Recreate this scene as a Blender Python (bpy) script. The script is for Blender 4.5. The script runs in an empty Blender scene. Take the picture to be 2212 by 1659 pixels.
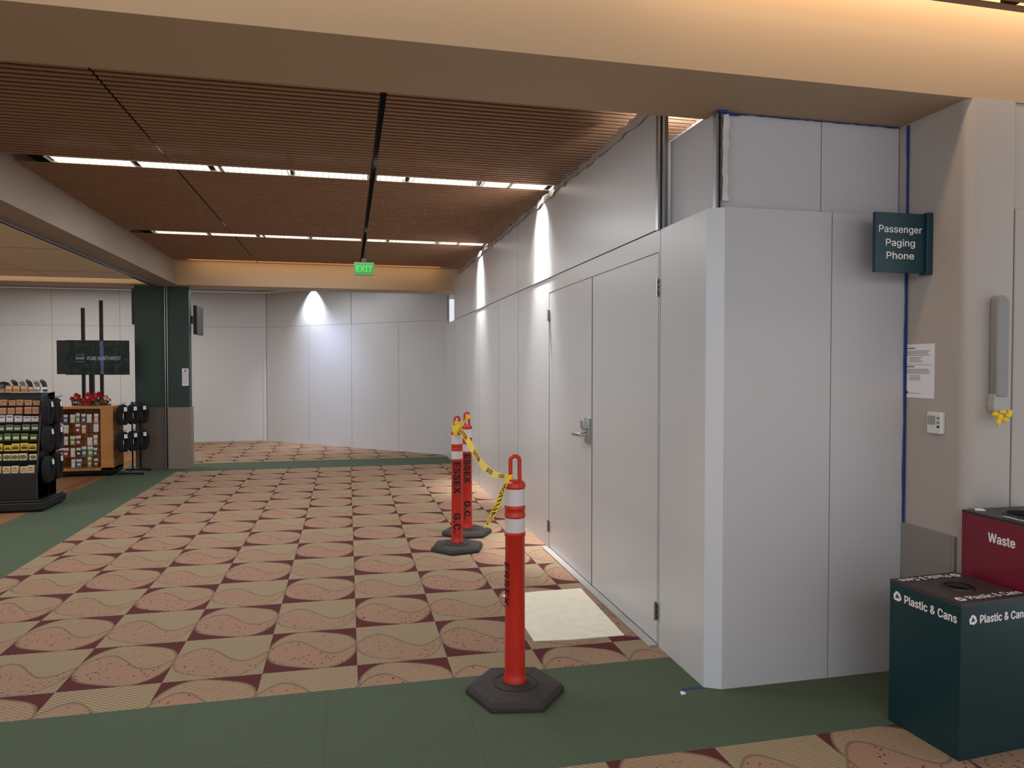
import bpy, bmesh, math, random
from mathutils import Vector, Matrix
random.seed(7)
scene=bpy.context.scene
try: scene.view_settings.view_transform='Standard'
except Exception: pass
COL=scene.collection

# ---------------------------------------------------------------- colours / materials
def lin(c):
    r=[]
    for x in c[:3]:
        x=x/255.0
        r.append(x/12.92 if x<=0.04045 else ((x+0.055)/1.055)**2.4)
    return (r[0],r[1],r[2],1.0)

class X:
    """tiny expression wrapper on math nodes"""
    def __init__(s,nt,k): s.nt=nt; s.k=k
    def op(s,o,*a):
        n=s.nt.nodes.new('ShaderNodeMath'); n.operation=o
        for i,v in enumerate((s,)+a):
            if isinstance(v,X): s.nt.links.new(v.k,n.inputs[i])
            else: n.inputs[i].default_value=float(v)
        return X(s.nt,n.outputs[0])
    def __add__(s,o): return s.op('ADD',o)
    def __sub__(s,o): return s.op('SUBTRACT',o)
    def __mul__(s,o): return s.op('MULTIPLY',o)
    def __truediv__(s,o): return s.op('DIVIDE',o)
    def __lt__(s,o): return s.op('LESS_THAN',o)
    def __gt__(s,o): return s.op('GREATER_THAN',o)
    def floor(s): return s.op('FLOOR')
    def fract(s): return s.op('FRACT')
    def abs(s): return s.op('ABSOLUTE')
    def cos(s): return s.op('COSINE')
    def sin(s): return s.op('SINE')
    def mod(s,m): return s.op('FLOORED_MODULO',m)
    def pw(s,m): return s.op('POWER',m)
    def mx(s,o): return s.op('MAXIMUM',o)
    def mn(s,o): return s.op('MINIMUM',o)
def mixc(nt,f,a,b):
    n=nt.nodes.new('ShaderNodeMix'); n.data_type='RGBA'
    if isinstance(f,X): nt.links.new(f.k,n.inputs[0])
    else: n.inputs[0].default_value=f
    for i,c in ((6,a),(7,b)):
        if isinstance(c,tuple): n.inputs[i].default_value=c
        else: nt.links.new(c,n.inputs[i])
    return n.outputs[2]

MATS={}
def mat(name,rgb,rough=0.5,metal=0.0,var=0.04,scale=8,bump=0.0,bscale=200,emit=0.0,ecol=None,coat=0.0):
    if name in MATS: return MATS[name]
    m=bpy.data.materials.new(name); m.use_nodes=True; nt=m.node_tree
    b=nt.nodes['Principled BSDF']
    c=lin(rgb)
    tc=nt.nodes.new('ShaderNodeTexCoord')
    nz=nt.nodes.new('ShaderNodeTexNoise'); nz.inputs['Scale'].default_value=scale; nz.inputs['Detail'].default_value=4
    nt.links.new(tc.outputs['Object'],nz.inputs['Vector'])
    a=tuple(max(0,x*(1-var)) for x in c[:3])+(1,); d=tuple(min(1,x*(1+var)) for x in c[:3])+(1,)
    k=mixc(nt,X(nt,nz.outputs[0]),a,d)
    nt.links.new(k,b.inputs['Base Color'])
    b.inputs['Roughness'].default_value=rough; b.inputs['Metallic'].default_value=metal
    if coat: b.inputs['Coat Weight'].default_value=coat
    if bump:
        n2=nt.nodes.new('ShaderNodeTexNoise'); n2.inputs['Scale'].default_value=bscale
        nt.links.new(tc.outputs['Object'],n2.inputs['Vector'])
        bp=nt.nodes.new('ShaderNodeBump'); bp.inputs['Strength'].default_value=bump; bp.inputs['Distance'].default_value=0.003
        nt.links.new(n2.outputs[0],bp.inputs['Height']); nt.links.new(bp.outputs[0],b.inputs['Normal'])
    if emit:
        b.inputs['Emission Color'].default_value=lin(ecol or rgb); b.inputs['Emission Strength'].default_value=emit
    MATS[name]=m; return m

def floor_material():
    m=bpy.data.materials.new('carpet_floor'); m.use_nodes=True; nt=m.node_tree; b=nt.nodes['Principled BSDF']
    tc=nt.nodes.new('ShaderNodeTexCoord'); sp=nt.nodes.new('ShaderNodeSeparateXYZ')
    nt.links.new(tc.outputs['Object'],sp.inputs[0])
    x=X(nt,sp.outputs[0]); y=X(nt,sp.outputs[1])
    cx,cy=0.46,0.54
    u=(x+20.2)/cx; v=(y+20.05)/cy
    fu=u.fract()-0.5; fv=v.fract()-0.5
    par=(u.floor()+v.floor()).mod(2.0)          # 1 = burgundy cell
    npar=par*-1.0+1.0
    fw=fv+(fu*(2*math.pi)).sin()*0.045          # ovals lean into one another
    p=(fu/0.505).abs().pw(2.3); q=(fw/0.475).abs().pw(2.3)
    e=p+q
    inside=e<1.0
    rim=((e-0.955).abs()<0.05)
    # S-curve through every cell, joined from cell to cell
    sw=(fu*(2*math.pi)).sin()*-0.20
    below=fv<(sw+0.05)
    stem=((fv-sw-0.05).abs()<0.018)
    hx=((x*0.75+y*1.0)*(2*math.pi/0.022)).sin()*0.5+0.5
    nz=nt.nodes.new('ShaderNodeTexNoise'); nz.inputs['Scale'].default_value=170; nz.inputs['Detail'].default_value=3
    nt.links.new(tc.outputs['Object'],nz.inputs['Vector'])
    fz=X(nt,nz.outputs[0])
    nl=nt.nodes.new('ShaderNodeTexNoise'); nl.inputs['Scale'].default_value=1.3; nl.inputs['Detail'].default_value=3
    nt.links.new(tc.outputs['Object'],nl.inputs['Vector'])
    fl=X(nt,nl.outputs[0])
    beige=mixc(nt,hx,lin((180,162,132)),lin((142,122,96)))
    pinkb=mixc(nt,hx*0.4,lin((174,138,116)),lin((150,114,96)))
    vo=nt.nodes.new('ShaderNodeTexVoronoi'); vo.inputs['Scale'].default_value=32
    nt.links.new(tc.outputs['Object'],vo.inputs['Vector'])
    dots=X(nt,vo.outputs['Distance'])<0.19
    pink=mixc(nt,dots,pinkb,lin((98,54,54)))
    burg=mixc(nt,fz,lin((106,50,54)),lin((84,38,42)))
    bg=mixc(nt,par,beige,burg)
    cell_in=mixc(nt,(below*npar*0.75).mx(below*par).mx(par*0.45),beige,pink)
    pat=mixc(nt,inside,bg,cell_in)
    edge=(rim*par).mx(rim*npar*below*0.7).mx(stem*inside*0.9)
    pat=mixc(nt,edge*0.6,pat,lin((94,90,70)))
    green=mixc(nt,fz,lin((68,86,70)),lin((94,112,92)))
    green=mixc(nt,fl*0.35,green,lin((98,108,90)))
    sx=((x+0.1)/0.61).fract()<0.006; sy=((y+0.19)/0.61).fract()<0.006
    green=mixc(nt,sx.mx(sy)*0.35,green,lin((52,70,56)))
    px=(x/0.12).floor()*12.9898+ (y/1.1).floor()*3.1
    rnd=(px.sin()*437.5).fract()
    wood=mixc(nt,rnd,lin((124,86,56)),lin((150,110,76)))
    def between(a,lo,hi): return (a>lo)*(a<hi)
    g=between(y,2.58,3.45).mx(between(y,11.2,12.1)).mx(between(x,-3.27,-2.43)*(y<12.1)*(y>2.58))
    c=mixc(nt,g,pat,green)
    w=(x<-3.27)*(y>3.45)
    c=mixc(nt,w,c,wood)
    spk=nt.nodes.new('ShaderNodeTexNoise'); spk.inputs['Scale'].default_value=320; spk.inputs['Detail'].default_value=1
    nt.links.new(tc.outputs['Object'],spk.inputs['Vector'])
    c=mixc(nt,(X(nt,spk.outputs[0])-0.42).mx(0.0)*1.6,c,lin((70,60,54)))
    nt.links.new(c,b.inputs['Base Color'])
    b.inputs['Roughness'].default_value=0.95
    b.inputs['Specular IOR Level'].default_value=0.15
    bp=nt.nodes.new('ShaderNodeBump'); bp.inputs['Strength'].default_value=0.6; bp.inputs['Distance'].default_value=0.004
    nt.links.new(nz.outputs[0],bp.inputs['Height']); nt.links.new(bp.outputs[0],b.inputs['Normal'])
    return m

def screen_material():
    m=bpy.data.materials.new('tv_picture'); m.use_nodes=True; nt=m.node_tree; b=nt.nodes['Principled BSDF']
    tc=nt.nodes.new('ShaderNodeTexCoord'); sp=nt.nodes.new('ShaderNodeSeparateXYZ'); nt.links.new(tc.outputs['Object'],sp.inputs[0])
    nz=nt.nodes.new('ShaderNodeTexNoise'); nz.inputs['Scale'].default_value=14; nz.inputs['Detail'].default_value=6
    nt.links.new(tc.outputs['Object'],nz.inputs['Vector'])
    f=X(nt,nz.outputs[0]); x=X(nt,sp.outputs[0])
    c=mixc(nt,f.pw(3.5)*2.0,lin((6,12,11)),lin((60,80,60)))
    fall=((x-0.06+f*0.06-0.03).abs()<0.022)
    c=mixc(nt,fall*0.5,c,lin((110,125,165)))
    b.inputs['Base Color'].default_value=(0.005,0.005,0.005,1); b.inputs['Roughness'].default_value=0.35
    b.inputs['Specular IOR Level'].default_value=0.2
    nt.links.new(c,b.inputs['Emission Color']); b.inputs['Emission Strength'].default_value=0.5
    return m

def wood_material(name,c1,c2,sc=(3,40,40),rough=0.5):
    m=bpy.data.materials.new(name); m.use_nodes=True; nt=m.node_tree; b=nt.nodes['Principled BSDF']
    tc=nt.nodes.new('ShaderNodeTexCoord'); mp=nt.nodes.new('ShaderNodeMapping'); mp.inputs['Scale'].default_value=sc
    nz=nt.nodes.new('ShaderNodeTexNoise'); nz.inputs['Scale'].default_value=1.0; nz.inputs['Detail'].default_value=5
    nt.links.new(tc.outputs['Object'],mp.inputs[0]); nt.links.new(mp.outputs[0],nz.inputs['Vector'])
    nt.links.new(mixc(nt,X(nt,nz.outputs[0]),lin(c1),lin(c2)),b.inputs['Base Color'])
    b.inputs['Roughness'].default_value=rough
    return m

WHITE=mat('barrier_white',(204,205,208),0.30,var=0.015,scale=2)
WHITE2=mat('barrier_white_front',(190,190,195),0.4,var=0.015,scale=2)
CORNER=mat('corner_trim_white',(208,213,222),0.3,var=0.01)
GAP=mat('panel_gap_dark',(120,117,118),0.8)
GAPD=mat('door_gap_dark',(60,58,60),0.8)
TAN=mat('beam_paint',(176,152,124),0.65,var=0.02,scale=2)
TANL=mat('left_beam_paint',(150,133,118),0.6,var=0.03,scale=3)
SHOPC=mat('shop_ceiling_paint',(226,210,180),0.7,var=0.02,scale=2)
COLM=mat('column_paint',(176,168,162),0.45,var=0.02,scale=3,bump=0.3,bscale=120)
TAUPE=mat('taupe_base',(138,132,128),0.5,var=0.03)
TAUPE2=mat('column_base_taupe',(140,126,114),0.5,var=0.03)
GREENC=mat('column_green',(34,58,50),0.5,var=0.05)
SLAT=wood_material('slat_wood',(136,100,74),(168,128,96),(2,30,30),0.85)
DARK=mat('ceiling_void',(12,10,9),0.9)
BLACK=mat('black_plastic',(22,22,24),0.4)
BLACKM=mat('black_metal',(26,26,28),0.35,metal=0.6)
ALU=mat('aluminium',(170,170,172),0.3,metal=0.9)
CHROME=mat('satin_chrome',(190,190,192),0.3,metal=0.9)
ORANGE=mat('delineator_orange',(194,42,28),0.38,var=0.08,scale=12)
BAND=mat('reflective_white',(214,210,212),0.3,var=0.06,scale=25)
RUBBER=mat('recycled_rubber',(54,50,49),0.8,var=0.25,scale=40,bump=0.4)
TAPEY=mat('caution_yellow',(238,202,14),0.35,var=0.04)
INK=mat('black_ink',(18,14,14),0.6)
INKR=mat('stencil_ink',(52,14,12),0.6)
TXT=mat('white_lettering',(240,240,240),0.5,var=0.0)
TEAL=mat('sign_teal',(10,54,66),0.35,var=0.03)
BINT=mat('bin_teal',(14,50,56),0.35,var=0.05,scale=4)
BINTOP=mat('bin_dark_top',(62,52,54),0.45,var=0.08)
BINR=mat('bin_burgundy',(118,24,44),0.35,var=0.05,scale=4)
PAPER=mat('paper_white',(232,234,240),0.7,var=0.01)
BLUE=mat('painter_tape_blue',(28,56,128),0.6,var=0.06)
PATCH=mat('floor_patch',(244,236,216),0.8,var=0.12,scale=14)
PLAST=mat('plastic_sheeting',(200,198,196),0.3,var=0.08,scale=20)
GREY=mat('device_grey',(140,140,138),0.45)
GREYD=mat('device_dark_grey',(70,70,70),0.45)
LCD=mat('lcd',(150,158,150),0.25)
PLWH=mat('plastic_white',(220,220,218),0.4)
LITE=mat('diffuser_lit',(255,250,242),0.5,emit=4.5,ecol=(255,248,240))
LOUV=mat('louver_white',(220,216,208),0.4)
WOODF=wood_material('fixture_wood',(188,124,66),(214,152,90),(3,3,30))
THRESH=mat('threshold_strip',(176,172,170),0.4)
EXITG=mat('exit_housing',(60,110,60),0.5,emit=0.18,ecol=(80,180,80))
EXITL=mat('exit_letters',(20,120,40),0.5,emit=0.7,ecol=(30,240,70))

FONT=None
try:
    import os
    for fn in ('Inter.woff2','Noto Sans.woff2'):
        for base in (bpy.utils.system_resource('DATAFILES',path='fonts'),):
            p=os.path.join(base,fn) if base else ''
            if p and os.path.exists(p) and FONT is None: FONT=bpy.data.fonts.load(p)
except Exception: FONT=None

# ---------------------------------------------------------------- geometry builder
class G:
    def __init__(s): s.v=[]; s.f=[]; s.m=[]
    def add(s,vs,fs,mi=0):
        o=len(s.v); s.v+= [tuple(p) for p in vs]
        for f in fs: s.f.append([i+o for i in f]); s.m.append(mi)
        return s
    def box(s,x0,x1,y0,y1,z0,z1,mi=0):
        vs=[(x0,y0,z0),(x1,y0,z0),(x1,y1,z0),(x0,y1,z0),(x0,y0,z1),(x1,y0,z1),(x1,y1,z1),(x0,y1,z1)]
        return s.add(vs,[(0,3,2,1),(4,5,6,7),(0,1,5,4),(1,2,6,5),(2,3,7,6),(3,0,4,7)],mi)
    def obox(s,p0,p1,z0,z1,t0,t1,mi=0):
        """box along p0->p1 in plan, offset t0..t1 along the left normal"""
        d=Vector((p1[0]-p0[0],p1[1]-p0[1])).normalized(); n=Vector((-d.y,d.x))
        q=[Vector(p0)+n*t0,Vector(p1)+n*t0,Vector(p1)+n*t1,Vector(p0)+n*t1]
        return s.prism([(a.x,a.y) for a in q],z0,z1,mi)
    def prism(s,pts,z0,z1,mi=0):
        n=len(pts); vs=[(p[0],p[1],z0) for p in pts]+[(p[0],p[1],z1) for p in pts]
        fs=[tuple(range(n))[::-1],tuple(range(n,2*n))]+[(i,(i+1)%n,n+(i+1)%n,n+i) for i in range(n)]
        return s.add(vs,fs,mi)
    def lathe(s,prof,n=32,c=(0,0,0),mi=0):
        vs=[];fs=[]
        for r,z in prof:
            for i in range(n):
                a=2*math.pi*i/n; vs.append((c[0]+r*math.cos(a),c[1]+r*math.sin(a),c[2]+z))
        for j in range(len(prof)-1):
            for i in range(n):
                k=(i+1)%n; fs.append((j*n+i,j*n+k,(j+1)*n+k,(j+1)*n+i))
        fs.append(tuple(range(n))[::-1]); fs.append(tuple((len(prof)-1)*n+i for i in range(n)))
        return s.add(vs,fs,mi)
    def tube(s,path,r,n=10,closed=False,mi=0,flat=1.0,up=(0,0,1)):
        P=[Vector(p) for p in path]; N=len(P); vs=[];fs=[]
        up=Vector(up)
        for i,p in enumerate(P):
            a=P[(i-1)%N] if (closed or i>0) else p; b=P[(i+1)%N] if (closed or i<N-1) else p
            t=(b-a).normalized(); 
            u=up if abs(t.dot(up))<0.95 else Vector((0,1,0)) if abs(t.y)<0.9 else Vector((1,0,0))
            e1=t.cross(u).normalized(); e2=e1.cross(t)
            rr=r[i] if isinstance(r,(list,tuple)) else r
            for k in range(n):
                an=2*math.pi*k/n; vs.append(p+e1*math.cos(an)*rr+e2*math.sin(an)*rr*flat)
        M=N if closed else N-1
        for j in range(M):
            for k in range(n):
                a=j*n+k; b=j*n+(k+1)%n; c=((j+1)%N)*n+(k+1)%n; d=((j+1)%N)*n+k
                fs.append((a,b,c,d))
        if not closed: fs.append(tuple(range(n))[::-1]); fs.append(tuple((N-1)*n+k for k in range(n)))
        return s.add(vs,fs,mi)
    def ball(s,c,r,n=12,sq=(1,1,1),mi=0):
        m=max(5,n//2); vs=[];fs=[]
        for j in range(1,m):
            th=math.pi*j/m
            for i in range(n):
                a=2*math.pi*i/n
                vs.append((c[0]+r*sq[0]*math.sin(th)*math.cos(a),c[1]+r*sq[1]*math.sin(th)*math.sin(a),c[2]-r*sq[2]*math.cos(th)))
        for j in range(m-2):
            for i in range(n): fs.append((j*n+i,j*n+(i+1)%n,(j+1)*n+(i+1)%n,(j+1)*n+i))
        b=len(vs); vs.append((c[0],c[1],c[2]-r*sq[2])); vs.append((c[0],c[1],c[2]+r*sq[2]))
        for i in range(n): fs.append((b,(i+1)%n,i)); fs.append((b+1,(m-2)*n+i,(m-2)*n+(i+1)%n))
        return s.add(vs,fs,mi)

def setp(o,label=None,category=None,group=None,kind=None):
    if label: o['label']=label
    if category: o['category']=category
    if group: o['group']=group
    if kind: o['kind']=kind

def O(name,g,mats,parent=None,org=None,smooth=False,bevel=0,local=False,bseg=2,**p):
    """org: origin of a top-level object in world. g in world coordinates unless local"""
    if not isinstance(mats,(list,tuple)): mats=[mats]
    if parent is not None: off=Vector((0,0,0)) if local else Vector(parent.location)
    else: off=Vector(org) if org else Vector((0,0,0))
    me=bpy.data.meshes.new(name)
    me.from_pydata([tuple(Vector(q)-(off if not (local and parent is None) else Vector((0,0,0)))) for q in g.v],[],g.f)
    for m in mats: me.materials.append(m)
    me.polygons.foreach_set('material_index',g.m)
    bm=bmesh.new(); bm.from_mesh(me); bmesh.ops.recalc_face_normals(bm,faces=bm.faces); bm.to_mesh(me); bm.free()
    if smooth:
        me.polygons.foreach_set('use_smooth',[True]*len(me.polygons))
        try: me.set_sharp_from_angle(angle=math.radians(38))
        except Exception: pass
    ob=bpy.data.objects.new(name,me); COL.objects.link(ob)
    if parent is not None: ob.parent=parent
    elif org: ob.location=off
    if bevel:
        bv=ob.modifiers.new('bevel','BEVEL'); bv.width=bevel; bv.segments=bseg; bv.limit_method='ANGLE'; bv.angle_limit=math.radians(40)
    setp(ob,**p); return ob

def thing(name,loc,label,category,group=None,rz=0.0,kind=None):
    e=bpy.data.objects.new(name,None); e.empty_display_size=0.1; COL.objects.link(e)
    e.location=loc; e.rotation_euler=(0,0,rz); setp(e,label,category,group,kind); return e

def dup(root,loc,rz=None,label=None):
    r=root.copy(); COL.objects.link(r); r.location=loc
    if rz is not None: r.rotation_euler=(0,0,rz)
    if label: r['label']=label
    for c in root.children:
        k=c.copy(); COL.objects.link(k); k.parent=r
        for c2 in c.children:
            k2=c2.copy(); COL.objects.link(k2); k2.parent=k
    return r

def text_mesh(s,size,bold=0.0,sx=1.0,ext=0.0008,align='CENTER',spacing=1.0):
    """text as mesh; bold weight = the glyphs thickened by overlaid shifted strokes"""
    cu=bpy.data.curves.new('t','FONT'); cu.body=s; cu.size=size; cu.align_x=align; cu.align_y='CENTER'
    if FONT: cu.font=FONT
    cu.extrude=0.0 if bold else ext; cu.resolution_u=3; cu.space_line=0.95; cu.space_character=spacing+(bold/size)*1.2
    o=bpy.data.objects.new('t',cu); COL.objects.link(o)
    dg=bpy.context.evaluated_depsgraph_get(); dg.update()
    me=bpy.data.meshes.new_from_object(o.evaluated_get(dg))
    bpy.data.objects.remove(o); bpy.data.curves.remove(cu)
    for v in me.vertices: v.co.x*=sx
    if bold:
        vs=[v.co.copy() for v in me.vertices]; fs=[tuple(q.vertices) for q in me.polygons]; V=[];F=[]
        for j,(dx,dy) in enumerate(((-bold,0),(bold,0),(0,bold*0.5),(0,-bold*0.5))):
            o_=len(V); V+=[(q.x+dx,q.y+dy,ext+j*0.00025) for q in vs]; F+=[[i+o_ for i in f] for f in fs]
        bpy.data.meshes.remove(me); me=bpy.data.meshes.new('text'); me.from_pydata(V,[],F)
    return me
def frame(o,right,up):
    r=Vector(right).normalized(); u=Vector(up).normalized(); n=r.cross(u)
    M=Matrix(((r.x,u.x,n.x,o[0]),(r.y,u.y,n.y,o[1]),(r.z,u.z,n.z,o[2]),(0,0,0,1)))
    return M
def put_text(name,s,size,m,parent,o,right,up,width=None,**k):
    me=text_mesh(s,size,**k); me.materials.clear(); me.materials.append(m)
    if width:
        xs=[v.co.x for v in me.vertices]; w=max(xs)-min(xs); c=(max(xs)+min(xs))/2
        for v in me.vertices: v.co.x=(v.co.x-c)*width/w
    M=frame(o,right,up); off=Vector(parent.location) if parent else Vector((0,0,0))
    for v in me.vertices: v.co=M@v.co-off
    ob=bpy.data.objects.new(name,me); COL.objects.link(ob); ob.parent=parent; return ob
def flatshape(name,polys,m,parent,o,right,up,d=0.0012):
    g=G(); M=frame(o,right,up)
    for pl in polys:
        n=len(pl); vs=[M@Vector((p[0],p[1],0)) for p in pl]+[M@Vector((p[0],p[1],d)) for p in pl]
        g.add(vs,[tuple(range(n))[::-1],tuple(range(n,2*n))]+[(i,(i+1)%n,n+(i+1)%n,n+i) for i in range(n)])
    return O(name,g,m,parent=parent)
def recycle(r):
    """three chasing arrows around a triangle"""
    out=[]
    for k in range(3):
        a=math.radians(120*k)
        def R(x,y): return (x*math.cos(a)-y*math.sin(a),x*math.sin(a)+y*math.cos(a))
        t=r*0.34
        out.append([R(-r*0.50,-r*0.62),R(r*0.10,-r*0.62),R(r*0.10,-r*0.62+t),R(-r*0.34,-r*0.62+t)])
        out.append([R(r*0.06,-r*0.62-t*0.45),R(r*0.58,-r*0.62+t*0.5),R(r*0.06,-r*0.62+t*1.45)])
        out.append([R(-r*0.50,-r*0.62),R(-r*0.34,-r*0.62+t),R(-r*0.46,-r*0.12),R(-r*0.76,-r*0.22)])
    return out

# ---------------------------------------------------------------- camera
cam=bpy.data.cameras.new('camera'); co=bpy.data.objects.new('camera',cam); COL.objects.link(co)
cam.sensor_width=36; cam.lens=1550/2212*36; cam.clip_start=0.05
co.location=(0,0,1.52); co.rotation_euler=(math.radians(90-1.35),0,math.radians(-12.9)); scene.camera=co

# ---------------------------------------------------------------- shell
ZC=3.06; ZS=2.72
g=G(); g.box(-9,4.2,-2.5,16.2,-0.1,0); O('floor',g,floor_material(),kind='structure',label='patterned burgundy and beige carpet with green borders')

def slat_ceiling(name,xs,y0,y1,z,skip,xend):
    g=G(); y=y0
    while y+0.036<y1:
        if not any(a-0.03<y<b for a,b in skip):
            for a,b in zip(xs[:-1],xs[1:]):
                g.box(a[1],b[0],y,y+0.034,z,z+0.007,0)
        y+=0.064
    g.box(xs[0][1],xs[-1][0],y0,y1,z+0.11,z+0.13,1)
    for a,b in zip(xs[:-1],xs[1:]):
        x=a[1]+0.25
        while x<b[0]:
            g.box(x,x+0.03,y0,y1,z+0.0075,z+0.09,1); x+=0.6
    return O(name,g,[SLAT,DARK],kind='structure',label='brown wood slat ceiling')
ROWS=[(5.88,6.06),(8.82,8.99)]
slat_ceiling('ceiling',[(0,-2.42),(-1.30,-1.285),(0.185,0.225),(2.3,0)],3.22,11.3,ZC,ROWS,2.3)
slat_ceiling('ceiling_entry',[(0,-5),(-1.30,-1.285),(0.185,0.225),(1.72,1.76),(4.2,0)],-1.5,2.45,2.975,[],4)
g=G(); g.box(-9,2.6,11.82,16.2,ZC,ZC+0.1); O('ceiling_back',g,mat('back_ceiling',(150,146,142),0.8),kind='structure',label='plain grey painted ceiling')
g=G(); g.box(-9,-2.76,2.0,10.9,2.74,2.9)
for yy in (4.5,6.4,8.3,10.2): g.box(-9,-2.76,yy,yy+0.008,2.737,2.745,1)
for xx in (-3.9,-5.1,-6.3): g.box(xx,xx+0.008,2.0,10.9,2.738,2.745,1)
O('ceiling_shop',g,[SHOPC,TAUPE],kind='structure',label='cream panelled lowered ceiling')
g=G(); g.box(-6,4.2,2.69,3.21,ZS,3.7); O('trim_1',g,TAN,kind='structure',label='wide tan painted ceiling beam')
g=G(); g.box(-9,2.2,11.3,11.82,ZS,3.3); O('trim_2',g,TAN,kind='structure',label='far tan painted ceiling beam')
g=G(); g.box(-2.76,-2.42,3.21,11.3,ZS,3.3); O('trim_3',g,TANL,kind='structure',label='long tan beam beside the shop')
g=G()
for x in (-2.745,-2.70): g.box(x-0.006,x+0.006,2.8,11.5,ZS-0.03,ZS,0)
g.box(-2.74,-2.705,2.8,11.5,ZS-0.006,ZS-0.0,1)
O('trim_4',g,[ALU,BLACK],kind='structure',label='metal shutter track under the beam')

# barrier walls
XW=1.64; ZL=2.258; ZU=2.95; XF=XW-0.0008
g=G()
ys=[(3.085,3.588),(5.775,6.88),(6.885,7.83),(7.835,9.04),(9.045,10.07),(10.075,11.2),(11.205,12.3)]
for a,b in ys: g.box(XW,XW+0.04,a,b,0.0,ZL,0)
g.box(XW,XW+0.04,3.593,5.775,2.143,ZL,0)
g.box(XW+0.04,XW+0.06,3.09,12.3,0,ZL,1)
for a,b in [(6.88,6.886),(7.83,7.836),(9.04,9.046),(10.07,10.076),(11.2,11.206)]: g.box(XF,XW+0.04,a,b,0,ZL,1)
g.box(XF,XW+0.04,3.588,3.592,0,ZL,1); g.box(XW,XW+0.04,3.592,3.608,0,2.143,0)
g.box(XF,XW+0.038,3.608,3.611,0,2.14,2); g.box(XF,XW+0.038,4.684,4.697,0,2.14,2); g.box(XF,XW+0.038,5.765,5.773,0,2.14,2); g.box(XW,XW+0.038,5.773,5.775,0,2.14,0)
g.box(XF,XW+0.038,3.608,5.773,2.137,2.141,2); g.box(XW,XW+0.038,3.608,5.775,2.141,2.143,0)
for a,b in [(3.63,5.76),(5.765,6.88),(6.885,9.04),(9.045,11.2)]: g.box(XW-0.004,XW+0.04,a,b,ZL+0.006,ZU,0)
for yy in (5.76,6.88,9.04): g.box(XW-0.0045,XW+0.03,yy,yy+0.006,ZL+0.006,ZU,1)
g.box(XW-0.001,XW+0.03,3.6,11.2,ZL,ZL+0.006,2)
g.box(XW+0.04,XW+0.06,3.63,11.2,ZL,ZU-0.02,1)
O('wall_right',g,[WHITE,GAP,GAPD],kind='structure',label='white temporary barrier panel wall')
g=G(); g.box(1.712,2.279,3.045,3.085,0,2.265); g.box(2.284,2.699,3.045,3.085,0,2.265); g.box(2.279,2.284,3.0455,3.085,0,2.265,1)
g.box(1.73,2.255,3.10,3.13,2.2,ZS); g.box(2.26,2.699,3.10,3.13,2.2,ZS); g.box(1.73,2.699,3.131,3.14,0,ZS,1); g.box(1.72,2.699,3.086,3.095,0,2.2,1)
g.box(1.70,1.73,3.13,3.60,2.2,ZS+0.01,0)
O('wall_front',g,[WHITE2,GAP],kind='structure',label='grey-white barrier panels facing the concourse')
g=G(); g.prism([(1.64,3.085),(1.712,3.045),(1.72,3.085),(1.66,3.10)],0,2.262); O('trim_5',g,CORNER,kind='structure',label='bevelled white corner trim')
g=G(); g.box(2.15,2.2,3.22,5.5,2.2,ZC+0.05); O('gap_panel',g,WHITE,kind='structure',label='white panel added to brighten the gap above the barrier')  # added panel, lit so that the gap above the barrier shows bright
def strut(x,y,z0,z1):
    g=G()
    g.box(x-0.018,x-0.006,y-0.015,y+0.015,z0,z1,0); g.box(x+0.006,x+0.018,y-0.015,y+0.015,z0,z1,0); g.box(x-0.006,x+0.006,y-0.004,y+0.010,z0,z1,1)
    return g
O('trim_6',strut(1.645,3.612,ZL,ZU+0.03),[ALU,BLACK],kind='structure',label='slotted aluminium upright')
O('trim_7',strut(1.705,3.10,ZL,ZS),[ALU,BLACK],kind='structure',label='slotted aluminium upright at the corner')
P0=(1.68,12.3); P1=(-1.64,15.56)
def pt(t): return (P0[0]+(P1[0]-P0[0])*t,P0[1]+(P1[1]-P0[1])*t)
g=G(); ts=[0.0,0.2357,0.484,0.7318,0.995]
for a,b in zip(ts[:-1],ts[1:]):
    g.obox(pt(a+0.001),pt(b-0.0005),0,2.33,0,-0.04,0)
for a,b in [(0.0,0.484),(0.484,0.995)]: g.obox(pt(a+0.002),pt(b-0.001),2.335,3.04,0,-0.04,0)
g.obox(pt(0),pt(1),0,3.04,-0.003,-0.05,1)
O('wall_back_diagonal',g,[WHITE,GAP],kind='structure',label='white barrier wall running diagonally')
g=G(); x=-1.68; 
for w in (1.5,1.2,1.2,1.2,1.2,1.2): g.box(x-w+0.005,x,15.56,15.6,0,2.33,0); g.box(x-w+0.005,x,15.56,15.6,2.335,3.04,0); x-=w
g.box(-9,-1.66,15.563,15.62,0,3.04,1); g.box(-1.69,-1.63,15.54,15.58,0,3.04,0)
O('wall_back',g,[WHITE,GAP],kind='structure',label='white barrier wall behind the shop')
g=G(); g.box(-9.1,-9,2,16.2,0,3.1); O('wall_left',g,SHOPC,kind='structure',label='cream side wall of the shop')
g=G(); y=3.65; vs=[];fs=[]
while y<10.9:
    h=0.02+random.random()*0.05
    vs+= [(XW-0.008-random.random()*0.02,y,ZU-0.02-random.random()*0.03),(XW-0.01+random.random()*0.02,y,ZU+h*0.6),(XW+0.03+random.random()*0.02,y,ZU+h)]
    y+=0.06
for i in range(len(vs)//3-1):
    a=3*i; fs+=[(a,a+3,a+4,a+1),(a+1,a+4,a+5,a+2)]
g.add(vs,fs); O('trim_10',g,PLAST,smooth=True,label='crumpled white plastic sheeting along the barrier top',kind='structure')
g=G(); vs=[];fs=[]
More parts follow.
